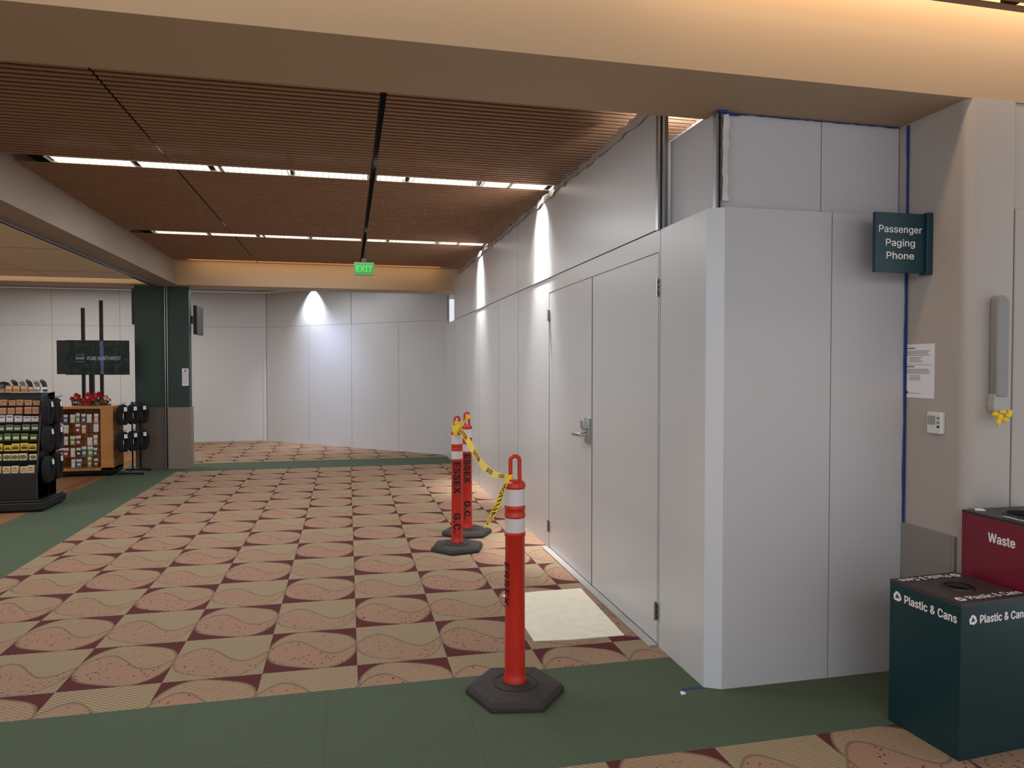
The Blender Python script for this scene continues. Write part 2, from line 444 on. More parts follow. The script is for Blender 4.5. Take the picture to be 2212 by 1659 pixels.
for i in range(16):
    z=2.30+i*0.0267
    vs+=[(1.716+random.uniform(-.003,.004),3.078+random.uniform(-.008,.002),z),(1.738+random.uniform(-.004,.01),3.07+random.uniform(-.008,.004),z)]
for i in range(15): fs.append((2*i,2*i+1,2*i+3,2*i+2))
g.add(vs,fs); O('plastic_strip',g,PLAST,org=(1.72,3.08,2.3),smooth=True,label='crumpled clear plastic stuffed beside the upright',category='plastic sheeting')

# doors
def door(name,y0,y1,hinge_y):
    g=G(); g.box(XW,XW+0.038,y0,y1,0.012,2.137)
    d=O(name,g,WHITE,org=(XW,(y0+y1)/2,0),kind='structure',label='flush white barrier door leaf')
    for z in (1.95,0.19):
        h=G(); h.box(XW-0.006,XW-0.001,hinge_y-0.028,hinge_y+0.028,z-0.045,z+0.045)
        h.tube([(XW-0.012,hinge_y,z-0.05),(XW-0.012,hinge_y,z+0.05)],0.007,8,mi=0)
        for dy in (-0.016,0.016):
            for dz in (-0.03,0.0,0.03): h.ball((XW-0.008,hinge_y+dy,z+dz),0.004,8,mi=1)
        O('hinge',h,[ALU,BLACK],parent=d,label='steel butt hinge')
    return d
d1=door('door_1',3.611,4.684,3.612); d2=door('door_2',4.697,5.765,5.765)
h=G(); h.box(XW-0.022,XW-0.001,4.712,4.793,0.99,1.165); h.box(XW-0.055,XW-0.02,4.722,4.783,1.09,1.15)
h.lathe([(0.001,0),(0.026,0),(0.026,0.012),(0.001,0.012)],16,c=(XW-0.03,4.752,1.075))
h.tube([(XW-0.02,4.752,1.05),(XW-0.068,4.752,1.05),(XW-0.074,4.80,1.05),(XW-0.072,4.89,1.045),(XW-0.062,4.91,1.045)],0.015,10)
O('lever_handle',h,CHROME,parent=d2,smooth=True,bevel=0.003,label='satin chrome lever lock')
g=G(); g.box(1.585,1.637,3.6,5.8,0.0,0.012); O('trim_8',g,THRESH,bevel=0.003,kind='structure',label='grey threshold strip along the doors')

# column on the right
XC=2.706
g=G(); pts=[]
for i in range(9):
    a=math.pi+ (math.pi/2)*i/8; pts.append((XC+0.05+0.05*math.cos(a),2.68+0.05+0.05*math.sin(a)))
for i in range(7):
    a=1.5*math.pi+(math.pi/2)*i/6; pts.append((2.955-0.012+0.012*math.cos(a),2.68+0.012+0.012*math.sin(a)))
pts+=[(2.955,3.3),(XC,3.3)]
g.prism(pts,0,ZS); O('wall_column',g,COLM,smooth=True,kind='structure',label='beige column with rounded corners')
g=G(); g.box(2.963,4.2,2.685,3.3,0,2.24); g.box(2.963,4.2,2.695,3.3,2.24,ZS); O('wall_right_bay',g,COLM,bevel=0.004,kind='structure',label='beige wall bay beside the column')
g=G(); g.box(XC-0.016,XC,2.74,3.04,0.0,0.745); g.box(XC-0.018,XC,2.72,2.737,0,0.745); O('baseboard_right',g,TAUPE,bevel=0.003,kind='structure',label='taupe protective base panel')

# far column
g=G(); g.box(-3.06,-2.64,11.57,11.75,0.92,ZS); g.box(-2.60,-2.31,11.55,11.72,0.92,ZS); g.box(-2.64,-2.60,11.59,11.75,0,ZS)
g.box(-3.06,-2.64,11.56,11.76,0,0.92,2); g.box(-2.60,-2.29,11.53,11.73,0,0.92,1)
O('wall_shop_column',g,[GREENC,TAUPE2,mat('column_base_shaded',(98,84,76),0.5)],kind='structure',label='dark green column with taupe base')  # left base is a darker taupe, its shade painted into the colour
g=G()
for x in (-2.635,-2.605): g.box(x-0.005,x+0.005,11.52,11.54,0,ZS)
O('trim_9',g,ALU,kind='structure',label='vertical metal shutter guide')

# ---------------------------------------------------------------- ceiling lights
def strip_light(x0,x1,y0,y1):
    t=thing('ceiling_light',((x0+x1)/2,(y0+y1)/2,ZC),'recessed linear fluorescent light with white louver','ceiling light','linear ceiling lights')
    g=G(); g.box(x0,x0+0.012,y0,y1,ZC-0.004,ZC+0.06); g.box(x1-0.012,x1,y0,y1,ZC-0.004,ZC+0.06)
    g.box(x0,x1,y0,y0+0.01,ZC-0.004,ZC+0.06); g.box(x0,x1,y1-0.01,y1,ZC-0.004,ZC+0.06)
    O('light_housing',g,LOUV,parent=t)
    g=G(); g.box(x0+0.013,x1-0.013,y0+0.011,y1-0.011,ZC+0.035,ZC+0.05); O('diffuser',g,LITE,parent=t)
    g=G(); x=x0+0.04
    while x<x1-0.02: g.box(x,x+0.003,y0+0.01,y1-0.01,ZC+0.0,ZC+0.03); x+=0.045
    O('louver',g,LOUV,parent=t,kind=None)
for a,b in ROWS:
    for x0,x1 in ((-2.16,-0.953),(-0.947,0.18),(0.23,1.347),(1.353,2.2)): strip_light(x0,x1,a,b)

# ---------------------------------------------------------------- exit sign
t=thing('exit_sign',(0.235,10.35,2.81),'illuminated green exit sign hung from the ceiling','exit sign')
g=G(); g.box(0.095,0.375,10.33,10.38,2.81,2.99); O('housing',g,EXITG,parent=t,bevel=0.006)
g=G(); g.box(0.205,0.265,10.34,10.37,2.99,ZC+0.0); O('mounting_stem',g,BLACK,parent=t)
put_text('lettering','EXIT',0.16,EXITL,t,(0.235,10.329,2.90),(1,0,0),(0,0,1),width=0.22,bold=0.003,ext=0.001)

# ---------------------------------------------------------------- delineator posts
def delineator(loc,rz,label):
    t=thing('delineator_post',loc,label,'traffic post','orange delineator posts',rz)
    g=G(); R=0.232
    rings=[(R,0.0),(R*1.0,0.022),(R*0.93,0.042),(0.13,0.05)]
    vs=[];fs=[]
    for r,z in rings:
        for i in range(6): a=math.radians(60*i); vs.append((r*math.cos(a),r*math.sin(a),z))
    for j in range(3):
        for i in range(6): k=(i+1)%6; fs.append((j*6+i,j*6+k,(j+1)*6+k,(j+1)*6+i))
    fs.append(tuple(range(6))[::-1]); fs.append(tuple(18+i for i in range(6))); g.add(vs,fs)
    O('rubber_base',g,RUBBER,parent=t,local=True,bevel=0.006)
    g=G(); g.lathe([(0.103,0.046),(0.103,0.055),(0.096,0.055),(0.096,0.052),(0.06,0.053),(0.058,0.060),(0.05,0.060)],32); O('base_ring',g,RUBBER,parent=t,local=True)
    g=G(); prof=[(0.054,0.045),(0.054,0.075),(0.050,0.083),(0.048,0.11),(0.0465,0.30),(0.0455,0.735),(0.049,0.74),(0.049,0.752),(0.0455,0.756),(0.0455,0.825),(0.049,0.829),(0.049,0.838),(0.0465,0.842),(0.0465,0.862),(0.049,0.866),(0.049,0.875),(0.0455,0.88),(0.0455,0.96),(0.0495,0.965),(0.0495,0.975),(0.047,0.98),(0.047,0.985),(0.038,0.993),(0.025,0.997),(0.012,0.998)]
    g.lathe(prof,40); O('post_body',g,ORANGE,parent=t,local=True,smooth=True)
    for z0,z1 in ((0.758,0.823),(0.882,0.958)):
        g=G(); g.lathe([(0.0440,z0),(0.0468,z0),(0.0468,z1),(0.0440,z1)],40); O('reflective_band',g,BAND,parent=t,local=True,smooth=True,label='white reflective band')
    g=G(); path=[]
    w=0.021; 
    path=[(-w-0.003,0,0.985),(-w,0,1.02),(-w,0,1.09)]
    for i in range(1,6): a=math.pi-math.pi*i/6; path.append((w*math.cos(a),0,1.09+0.018*math.sin(a)))
    path+=[(w,0,1.09),(w,0,1.02),(w+0.003,0,0.985)]
    g.tube(path,0.0095,10,flat=1.0,up=(0,1,0)); O('grab_handle',g,ORANGE,parent=t,local=True,smooth=True)
    return t
def stencil(t,s,size,phi0,ztop,m,bold=0.004):
    """wrap stencilled letters down the tube, phi0 measured from the side facing the camera"""
    me=text_mesh(s,size,align='LEFT',ext=0.0,bold=bold,spacing=1.05)
    bm=bmesh.new(); bm.from_mesh(me)
    k=-0.06
    while k<0.06:
        bmesh.ops.bisect_plane(bm,geom=bm.verts[:]+bm.edges[:]+bm.faces[:],plane_co=(0,k,0),plane_no=(0,1,0)); k+=0.006
    bm.to_mesh(me); bm.free(); me.materials.clear(); me.materials.append(m)
    base=math.atan2(-t.location.y,-t.location.x)-t.rotation_euler.z
    for v in me.vertices:
        a=base+phi0+v.co.y/0.047; z=ztop-v.co.x; r=0.0484+v.co.z
        v.co=(r*math.cos(a),r*math.sin(a),z)
    ob=bpy.data.objects.new('stencil_lettering',me); COL.objects.link(ob); ob.parent=t
N1=delineator((0.754,3.23,0),math.radians(-10),'orange delineator post with hexagonal rubber base on green carpet edge')
N2=dup(N1,(0.885,5.917,0),math.radians(12),'orange delineator post with black stencilled lettering, tape on handle')
N3=dup(N1,(1.053,6.438,0),math.radians(0),'orange delineator post standing behind another close to the doors')
for N,ph in ((N2,0.0),(N3,0.1)):
    stencil(N,'ESSEX',0.108,ph,0.735,INK,0.005); stencil(N,'G.C.',0.108,ph,0.31,INK,0.005)
stencil(N1,'ESSEX',0.085,-1.1,0.62,INKR,0.002)

# ---------------------------------------------------------------- caution tape
def ribbon_fn(keys):
    P=[Vector(k[0]) for k in keys]; S=[Vector(k[1]) for k in keys]; W=[k[2] for k in keys]; n=len(P)
    def cr(a,b,c,d,t): return 0.5*((2*b)+(c-a)*t+(2*a-5*b+4*c-d)*t*t+(3*b-a-3*c+d)*t**3)
    def f(s,w):
        x=max(0,min(0.9999,s))*(n-1); i=int(x); t=x-i
        g=lambda L,j: L[max(0,min(n-1,j))]
        p=cr(g(P,i-1),g(P,i),g(P,i+1),g(P,i+2),t); sd=(g(S,i)*(1-t)+g(S,i+1)*t).normalized(); ww=g(W,i)*(1-t)+g(W,i+1)*t
        return p+sd*ww*w
    return f
def ribbon(g,f,N=70,mi=0):
    vs=[];fs=[]
    for i in range(N+1):
        for j in range(4): vs.append(f(i/N,(j/3-0.5)))
    for i in range(N):
        for j in range(3): a=4*i+j; fs.append((a,a+1,a+5,a+4))
    g.add(vs,fs,mi)
t=thing('caution_tape',(0.8,4.6,0.9),'yellow caution tape sagging between orange posts','caution tape')
f1=ribbon_fn([((0.872,5.855,1.035),(0.2,0,1),0.045),((0.885,5.5,0.985),(0.4,0,1),0.05),((0.865,5.0,0.932),(0.5,0,0.9),0.048),((0.83,4.5,0.905),(0.4,0,0.9),0.045),((0.79,4.0,0.922),(0.6,0,0.8),0.040),((0.755,3.6,0.963),(0.5,0,0.8),0.032),((0.725,3.235,1.010),(0.3,0,1),0.024)])
f2=ribbon_fn([((0.728,3.205,1.025),(1,0,0.3),0.018),((0.712,3.19,1.005),(1,0,0.3),0.022),((0.685,3.175,0.965),(1,0.2,0.15),0.026),((0.665,3.16,0.92),(1,0.4,0.3),0.036),((0.635,3.15,0.86),(1,0.2,0.5),0.042),((0.60,3.14,0.805),(1,0,0.5),0.026)])
f3=ribbon_fn([((0.86,5.90,1.06),(0,0,1),0.03),((0.885,5.885,1.05),(0,0.1,1),0.04),((0.925,5.93,1.045),(0,0,1),0.04),((0.98,6.15,1.035),(0.2,0,1),0.04),((1.04,6.39,1.06),(0,0,1),0.04),((1.085,6.42,1.075),(0,0,1),0.035)])
f4=ribbon_fn([((0.708,3.21,1.008),(0,0,1),0.010),((0.722,3.20,1.014),(0,0.2,1),0.024),((0.735,3.205,1.014),(0,0.2,1),0.022),((0.742,3.225,1.010),(0,0,1),0.012)])
f5=ribbon_fn([((0.85,5.865,1.04),(1,0,0),0.03),((0.86,5.855,0.99),(1,0,0.1),0.04),((0.868,5.855,0.955),(1,0,0.3),0.03)])
g=G()
for f in (f1,f2,f3,f4,f5): ribbon(g,f)
O('tape_ribbon',g,TAPEY,parent=t,smooth=True)
def ribbon_text(f,s,s0,s1,name='tape_lettering'):
    me=text_mesh(s,1.0,ext=0.0,bold=0.02); xs=[v.co.x for v in me.vertices]; ys=[v.co.y for v in me.vertices]
    bm=bmesh.new(); bm.from_mesh(me); k=min(xs)
    while k<max(xs):
        bmesh.ops.bisect_plane(bm,geom=bm.verts[:]+bm.edges[:]+bm.faces[:],plane_co=(k,0,0),plane_no=(1,0,0)); k+=0.15
    bm.to_mesh(me); bm.free()
    a,b=min(xs),max(xs); c,d=min(ys),max(ys)
    off=Vector(t.location)
    for v in me.vertices:
        s_=s0+(s1-s0)*(v.co.x-a)/(b-a); w=((v.co.y-c)/(d-c)-0.5)*0.70
        p=f(s_,w); cd=(Vector((0,0,1.52))-p).normalized()
        e=0.01; nn=(f(s_+e,w)-f(s_-e,w)).cross(f(s_,w+0.1)-f(s_,w-0.1)).normalized()
        if nn.dot(cd)<0: nn=-nn
        v.co=p+nn*0.0015-off
    me.materials.clear(); me.materials.append(INK)
    ob=bpy.data.objects.new(name,me); COL.objects.link(ob); ob.parent=t
ribbon_text(f1,'CAUTION',0.06,0.20); ribbon_text(f1,'CAUTION',0.34,0.46); ribbon_text(f1,'CAUTION',0.60,0.70); ribbon_text(f1,'CAUTION',0.84,0.92)
ribbon_text(f2,'CAUTION',0.95,0.3)

# ---------------------------------------------------------------- floor patch, blue tape, debris
g=G(); pts=[(0.998,3.815),(1.20,3.79),(1.52,3.785),(1.535,4.2),(1.552,4.66),(1.25,4.66),(0.998,4.64),(1.002,4.2)]
g.prism(pts,0.0,0.004); O('floor_mat_sheet',g,PATCH,org=(1.25,4.2,0),label='cream mottled square sheet lying on the carpet',category='floor sheet')
g=G(); g.prism([(1.53,3.075),(1.635,3.072),(1.637,3.088),(1.53,3.093)],0.0,0.002); O('blue_tape_strip',g,BLUE,org=(1.58,3.08,0),label='short strip of blue painter tape on carpet',category='tape')
g=G(); g.prism([(1.50,3.03),(1.525,3.035),(1.522,3.055),(1.505,3.058)],0,0.006); O('paper_scrap',g,PAPER,org=(1.51,3.04,0),bevel=0.001,label='small white scrap lying on green carpet',category='scrap')
g=G(); vs=[];fs=[]
N=60
for i in range(N+1):
    z=0.01+i*(2.71-0.01)/N; o=0.0015*math.sin(i*0.5)+random.uniform(-.001,.001)
    vs+=[(2.692+o,3.040,z),(2.6995,3.038,z),(2.6995,3.03,z)]
for i in range(N): a=3*i; fs+=[(a,a+1,a+4,a+3),(a+1,a+2,a+5,a+4)]
g.add(vs,fs); O('blue_masking_tape',g,BLUE,org=(2.69,3.04,0.01),label='blue painter tape down the barrier and column joint',category='tape')
g=G(); vs=[];fs=[]
for i in range(41):
    x=1.70+i*0.0249; vs+=[(x,3.094,2.718),(x,3.092,2.712+random.uniform(-.002,.002)-(0.010 if i<5 else 0))]
for i in range(40): a=2*i; fs.append((a,a+1,a+3,a+2))
g.add(vs,fs); g.box(1.69,1.74,3.07,3.098,2.708,2.7195); O('blue_masking_tape.001',g,BLUE,org=(2.2,3.09,2.71),label='blue painter tape along the top of the barrier',category='tape')

# ---------------------------------------------------------------- paging sign
t=thing('paging_phone_sign',(2.55,2.905,1.965),'teal blade sign with white lettering on column','sign')
g=G(); g.box(2.40,2.672,2.895,2.915,1.965,2.244); O('sign_panel',g,TEAL,parent=t,bevel=0.002)
g=G(); g.box(2.672,2.7055,2.880,2.93,1.958,2.25); O('mounting_bracket',g,TEAL,parent=t,bevel=0.003)
for s_,zz,wd in (('Passenger',2.167,0.236),('Paging',2.104,0.160),('Phone',2.044,0.152)):
    put_text('lettering',s_,0.062,TXT,t,(2.536,2.8945,zz),(1,0,0),(0,0,1),width=wd,bold=0.0007,ext=0.0006)

# notice
t=thing('posted_notice',(XC,2.955,1.37),'white printed notice taped to the column','paper notice')
g=G(); g.box(XC-0.0025,XC-0.0005,2.862,3.045,1.37,1.632); O('paper_sheet',g,PAPER,parent=t)
g=G()
def bar(y0,y1,z,h=0.0025): g.box(XC-0.0031,XC-0.0025,y0,y1,z-h,z+h)
z=1.612
bar(2.98,3.035,z,0.0022); z-=0.014
for blk in range(2):
    for i in range(4): bar(2.885+random.random()*0.02,3.035,z,0.0010); z-=0.0068
    z-=0.004
    for i in range(4): bar(2.93+random.random()*0.02,3.015,z,0.0010); z-=0.0072
    z-=0.006
    if blk==0: bar(2.875,3.035,z,0.0006)
    z-=0.010
    if blk==0: bar(2.985,3.035,z,0.0022); z-=0.012
bar(3.022,3.034,1.395,0.006); bar(2.95,3.015,1.392,0.0010)
O('printed_text',g,mat('print_grey',(80,80,86),0.7),parent=t)

# thermostat
t=thing('thermostat',(XC,2.837,1.205),'white wall thermostat with small grey display','thermostat')
g=G(); g.box(XC-0.025,XC,2.795,2.88,1.207,1.31); O('body',g,PLWH,parent=t,bevel=0.006,bseg=3)
g=G(); g.box(XC-0.0265,XC-0.0245,2.828,2.872,1.25,1.292); O('display',g,LCD,parent=t)
for i in range(3):
    g=G(); g.box(XC-0.027,XC-0.024,2.803,2.818,1.236+i*0.02,1.247+i*0.02); O('button',g,GREYD if i==0 else GREY,parent=t)

# grey wall device with yellow tape
t=thing('wall_handset_cradle',(2.85,2.66,1.31),'long grey wall-mounted handset holder with yellow tape knot','wall device')
g=G()
w=0.033
pts=[]
for i in range(9): a=math.pi*i/8; pts.append((2.855+w*math.cos(a),1.808+w*math.sin(a)))
pts+=[(2.855-w,1.40),(2.855-w*0.9,1.385),(2.855+w*0.9,1.385),(2.855+w,1.40)]
n=len(pts); vs=[(p[0],2.635,p[1]) for p in pts]+[(p[0],2.679,p[1]) for p in pts]
g.add(vs,[tuple(range(n)),tuple(range(n,2*n))[::-1]]+[(i,(i+1)%n,n+(i+1)%n,n+i) for i in range(n)])
O('handset_body',g,GREY,parent=t,bevel=0.008,bseg=3,smooth=True)
g=G(); pp=[(2.815,1.325),(2.812,1.345),(2.820,1.40),(2.889,1.40),(2.889,1.315),(2.82,1.315)]
n=len(pp); g.add([(p[0],2.64,p[1]) for p in pp]+[(p[0],2.679,p[1]) for p in pp],[tuple(range(n)),tuple(range(n,2*n))[::-1]]+[(i,(i+1)%n,n+(i+1)%n,n+i) for i in range(n)])
O('cradle_bracket',g,mat('device_light_grey',(172,172,168),0.45),parent=t,bevel=0.004)
g=G()
for c in [((2.81,2.63,1.31),(1,.6,.6)),((2.83,2.625,1.295),(.8,.6,1)),((2.85,2.63,1.32),(1,.6,.5)),((2.875,2.625,1.305),(.9,.6,.7)),((2.82,2.622,1.275),(.7,.4,.9)),((2.89,2.63,1.318),(.7,.5,.6)),((2.86,2.625,1.285),(.9,.5,.6))]:
    g.ball(c[0],0.018,10,c[1])
O('yellow_tape_knot',g,TAPEY,parent=t,smooth=False,label='knotted yellow caution tape')

# ---------------------------------------------------------------- bins
def square_hole_top(g,x0,x1,y0,y1,z0,z1,c,r,n=32,mi=0,rx=1.0):
    outer=[];inner=[]
    for i in range(n):
        a=2*math.pi*i/n+math.pi/n; ca,sa=math.cos(a),math.sin(a)
        inner.append((c[0]+r*rx*ca,c[1]+r*sa))
        hx=(x1-c[0]) if ca>0 else (c[0]-x0); hy=(y1-c[1]) if sa>0 else (c[1]-y0)
        k=min(hx/abs(ca) if abs(ca)>1e-6 else 1e9, hy/abs(sa) if abs(sa)>1e-6 else 1e9)
        outer.append((c[0]+k*ca,c[1]+k*sa))
    for cx_,cy_ in ((x0,y0),(x1,y0),(x1,y1),(x0,y1)):
        j=min(range(n),key=lambda q:(outer[q][0]-cx_)**2+(outer[q][1]-cy_)**2); outer[j]=(cx_,cy_)
    vs=[(p[0],p[1],z1) for p in outer]+[(p[0],p[1],z1) for p in inner]+[(p[0],p[1],z0) for p in inner]+[(p[0],p[1],z0) for p in outer]
    fs=[]
    for i in range(n):
        k=(i+1)%n; fs+=[(i,k,n+k,n+i),(n+i,n+k,2*n+k,2*n+i),(2*n+i,2*n+k,3*n+k,3*n+i),(3*n+i,3*n+k,k,i)]
    g.add(vs,fs,mi)
def bin_(name,x0,x1,y0,y1,h,mbody,mtop,label,r):
    t=thing(name,((x0+x1)/2,(y0+y1)/2,0),label,'trash bin')
    g=G(); w=0.018
    g.box(x0,x1,y0,y0+w,0.0,h-0.012); g.box(x0,x1,y1-w,y1,0.0,h-0.012); g.box(x0,x0+w,y0+w,y1-w,0.0,h-0.012); g.box(x1-w,x1,y0+w,y1-w,0.0,h-0.012); g.box(x0+w,x1-w,y0+w,y1-w,0.02,0.04)
    O('bin_body',g,mbody,parent=t,bevel=0.002)
    g=G(); c=((x0+x1)/2,(y0+y1)/2); square_hole_top(g,x0,x1,y0,y1,h-0.012,h,c,r); O('bin_top',g,mtop,parent=t)
    g=G(); vs=[]; fs=[]; n=32
    for rr,z in ((r+0.014,h+0.0),(r+0.012,h+0.005),(r+0.001,h+0.005),(r-0.002,h-0.16)):
        for i in range(n): a=2*math.pi*i/n; vs.append((c[0]+rr*math.cos(a),c[1]+rr*math.sin(a),z))
    for j in range(3):
        for i in range(n): fs.append((j*n+i,j*n+(i+1)%n,(j+1)*n+(i+1)%n,(j+1)*n+i))
    fs.append(tuple(3*n+i for i in range(n)))
    g.add(vs,fs); O('opening_ring',g,BLACK,parent=t,smooth=True)
    return t
b1=bin_('recycling_bin',2.275,2.635,2.288,2.632,0.612,BINT,BINTOP,'dark teal square recycling bin with round opening',0.05)
def pc(o,right,up,sz,r,wd,ext=0.0006):
    R=Vector(right); oo=Vector(o); tot=wd+2.2*r
    put_text('lettering','Plastic & Cans',sz,TXT,b1,tuple(oo+R*(tot/2-wd/2)),right,up,width=wd,bold=0.0020,ext=ext)
    flatshape('recycling_symbol',recycle(r),TXT,b1,tuple(oo-R*(tot/2-r*0.9)),right,up,0.0008)
pc((2.2745,2.46,0.548),(0,-1,0),(0,0,1),0.064,0.028,0.25); pc((2.462,2.2875,0.544),(1,0,0),(0,0,1),0.060,0.026,0.245)
pc((2.45,2.588,0.6135),(-1,0,0),(0,-1,0),0.072,0.028,0.26,0.001); pc((2.46,2.330,0.6135),(1,0,0),(0,1,0),0.072,0.028,0.27,0.001)
b1.rotation_euler=(0,0,math.radians(4))
b2=bin_('waste_bin',2.665,3.02,2.30,2.655,0.886,BINR,mat('bin_black_top',(44,40,42),0.4),'burgundy square waste bin with dark lid',0.09)
put_text('lettering','Waste',0.074,TXT,b2,(2.6645,2.455,0.795),(0,-1,0),(0,0,1),width=0.13,bold=0.0026,ext=0.0006)
put_text('lettering','Waste',0.060,TXT,b2,(2.84,2.337,0.8875),(1,0,0),(0,1,0),width=0.135,bold=0.0018,ext=0.001)
put_text('lettering','Waste',0.060,TXT,b2,(2.705,2.42,0.8875),(0,-1,0),(1,0,0),width=0.135,bold=0.0018,ext=0.001)
g=G(); g.prism([(2.70,2.62),(2.735,2.60),(2.745,2.63),(2.715,2.64)],0.886,0.892); O('crumpled_wrapper',g,PAPER,org=(2.72,2.62,0.886),label='small crumpled white wrapper on bin lid',category='wrapper',bevel=0.001)

# ---------------------------------------------------------------- shop: tiered display
XA,XB=-3.95,-3.20; YB=8.98
t=thing('gift_display_stand',(-3.56,8.7,0),'black tiered display stand on dark plinth','display stand')
g=G(); g.box(-4.05,-3.12,8.40,9.04,0.02,0.10); g.box(-4.0,-3.16,8.45,9.0,0,0.02); g.box(-4.02,-3.14,8.43,9.02,0.10,0.12); O('plinth',g,BLACK,parent=t,bevel=0.008)
g=G(); g.box(XA,XB,8.78,YB,0.12,1.24)
for x in (XA,XB-0.02):
    pp=[(8.47,0.12),(YB,0.12),(YB,1.25),(8.66,1.22),(8.50,0.45)]; n=5
    g.add([(x,p[0],p[1]) for p in pp]+[(x+0.02,p[0],p[1]) for p in pp],[tuple(range(n)),tuple(range(n,2*n))[::-1]]+[(i,(i+1)%n,n+(i+1)%n,n+i) for i in range(n)])
g.box(XA,XB,8.49,8.78,0.12,0.40)
O('stand_body',g,BLACK,parent=t,bevel=0.004)
rows=[(0.403,8.50),(0.535,8.52),(0.635,8.54),(0.745,8.56),(0.845,8.585),(0.935,8.61),(1.02,8.635),(1.11,8.66)]
for z,y in rows:
    g=G(); g.box(XA+0.02,XB-0.02,y,8.78,z-0.012,z); O('shelf',g,BLACKM,parent=t)
KR=mat('kraft_card',(184,142,98),0.8); PK=mat('label_pink',(170,110,98),0.7); CR=mat('label_cream',(212,196,164),0.7)
YL=mat('label_yellow',(226,196,60),0.6); GR=mat('label_green',(84,112,58),0.6); LB=mat('label_lavender',(184,180,202),0.6); DB=mat('label_dark',(60,52,50),0.6)
def soap(x,y,z,w,h,d,mb,ml,lab,grp,disc=False):
    g=G(); g.box(x-w/2,x+w/2,y,y+d,z,z+h,0); 
    if disc:
        n=14; c=(x,z+h*0.5); r=h*0.33
        vs=[(c[0]+r*1.4*math.cos(2*math.pi*i/n),y-0.001,c[1]+r*math.sin(2*math.pi*i/n)) for i in range(n)]
        g.add(vs,[tuple(range(n))],1)
    else:
        g.box(x-w*0.42,x+w*0.42,y-0.0012,y,z+h*0.2,z+h*0.55,1); g.box(x-w*0.3,x+w*0.3,y-0.0012,y,z+h*0.65,z+h*0.78,2)
    O('gift_box',g,[mb,ml,DB],org=(x,y,z),bevel=0.002,label=lab,category='gift box',group=grp)
specs=[(CR,KR,'cream card gift box with brown label',False),(CR,GR,'cream gift tin box with round label',True),(YL,DB,'yellow gift box with dark label',False),(GR,CR,'green gift box with cream label',False),(GR,LB,'green gift box with pale label',False),(LB,CR,'lavender gift box with cream label',False),(KR,PK,'kraft card gift box with pink label',True),(KR,PK,'kraft card gift box with pink label',False)]
for (z,y),(mb,ml,lab,ds) in zip(rows,specs):
    for i in range(7):
        x=XB-0.065-i*0.080+random.uniform(-.006,.006)
        hh=0.074 if z<1.1 else 0.06
        soap(x,y+0.004+random.uniform(0,.015),z,0.066*random.uniform(.9,1.08),hh*random.uniform(0.75,1.05),0.05,mb,ml,lab,'gift boxes on the tiered stand',ds)
for i in range(5): soap(XB-0.12-i*0.075,8.70,1.25,0.062,0.036,0.05,KR,PK,'kraft card gift box with pink label','gift boxes on the tiered stand')
for i in range(3): soap(XB-0.20-i*0.07,8.70,1.287,0.06,0.034,0.05,KR,CR,'kraft card gift box with cream label','gift boxes on the tiered stand')

# neck pillows
def pillow(loc,rz,label='black plush neck pillow with white tag'):
    t=thing('neck_pillow',loc,label,'neck pillow','black neck pillows on hooks',rz)
    g=G(); path=[];rad=[]
    for i in range(17):
        a=math.radians(-60+300*i/16); path.append((0.062*math.cos(a+0),0,0.115*math.sin(a)+0.0)); rad.append(0.046*(0.8+0.2*math.sin(math.pi*i/16)))
    g.tube(path,rad,12,up=(0,1,0)); 
    for e in (path[0],path[-1]): g.ball(e,0.037,12)
    O('pillow_body',g,mat('plush_black',(24,23,26),0.95,var=0.2,scale=60,bump=0.5),parent=t,local=True,smooth=True)
    g=G(); g.add([(-0.02,-0.050,0.06),(0.03,-0.052,0.065),(0.028,-0.047,0.12),(-0.018,-0.045,0.118)],[(0,1,2,3)]); O('tag',g,PAPER,parent=t,local=True,label='white paper tag')
    g=G(); g.tube([(0,0.050,0.168),(0,0.0,0.168),(0,-0.05,0.172),(0,-0.055,0.187)],0.004,6); O('display_hook',g,BLACKM,parent=t,local=True)
    return t
pl=pillow((XB+0.052,8.62,1.03),math.radians(90))
for z in (1.03,0.73,0.42):
    for y in (8.62,8.865):
        if (y,z)!=(8.62,1.03): dup(pl,(XB+0.052,y,z+random.uniform(-.01,.01)),math.radians(90))
for z in (0.84,0.46):
    for i,(x,y) in enumerate(((-3.07,11.00),(-2.99,11.17),(-2.91,11.34))):
        dup(pl,(x,y,z),math.radians(50))
for i in range(5):
    x=-3.26-i*0.07; yy=8.88; g=G(); g.tube([(x,yy,1.25),(x,yy,1.30),(x-0.005,yy-.02,1.345),(x-0.01,yy-.07,1.37)],[0.022,0.024,0.024,0.018],8)
    g.box(x-0.024,x+0.024,yy-.025,yy+.025,1.275,1.30,1)
    O('folded_socks',g,[mat('sock_grey',(168,168,172),0.9) if i%2 else mat('sock_dark',(70,72,78),0.9),PAPER],org=(x,yy,1.25),smooth=True,label='folded knit socks with paper band',category='socks',group='folded socks on the stand')
for i in range(2):
    x=-3.66-0.17*i; y=8.87; g=G()
    g.lathe([(0.075,0),(0.074,0.03),(0.068,0.07),(0.048,0.10),(0.02,0.112),(0.004,0.114)],16,c=(x,y,1.25)); g.prism([(x-0.05,y-0.14),(x+0.05,y-0.14),(x+0.065,y-0.05),(x-0.065,y-0.05)],1.25,1.256)
    O('baseball_cap',g,BLACK,org=(x,y,1.25),smooth=True,label='black cloth cap with stiff brim',category='cap',group='black caps on the stand')

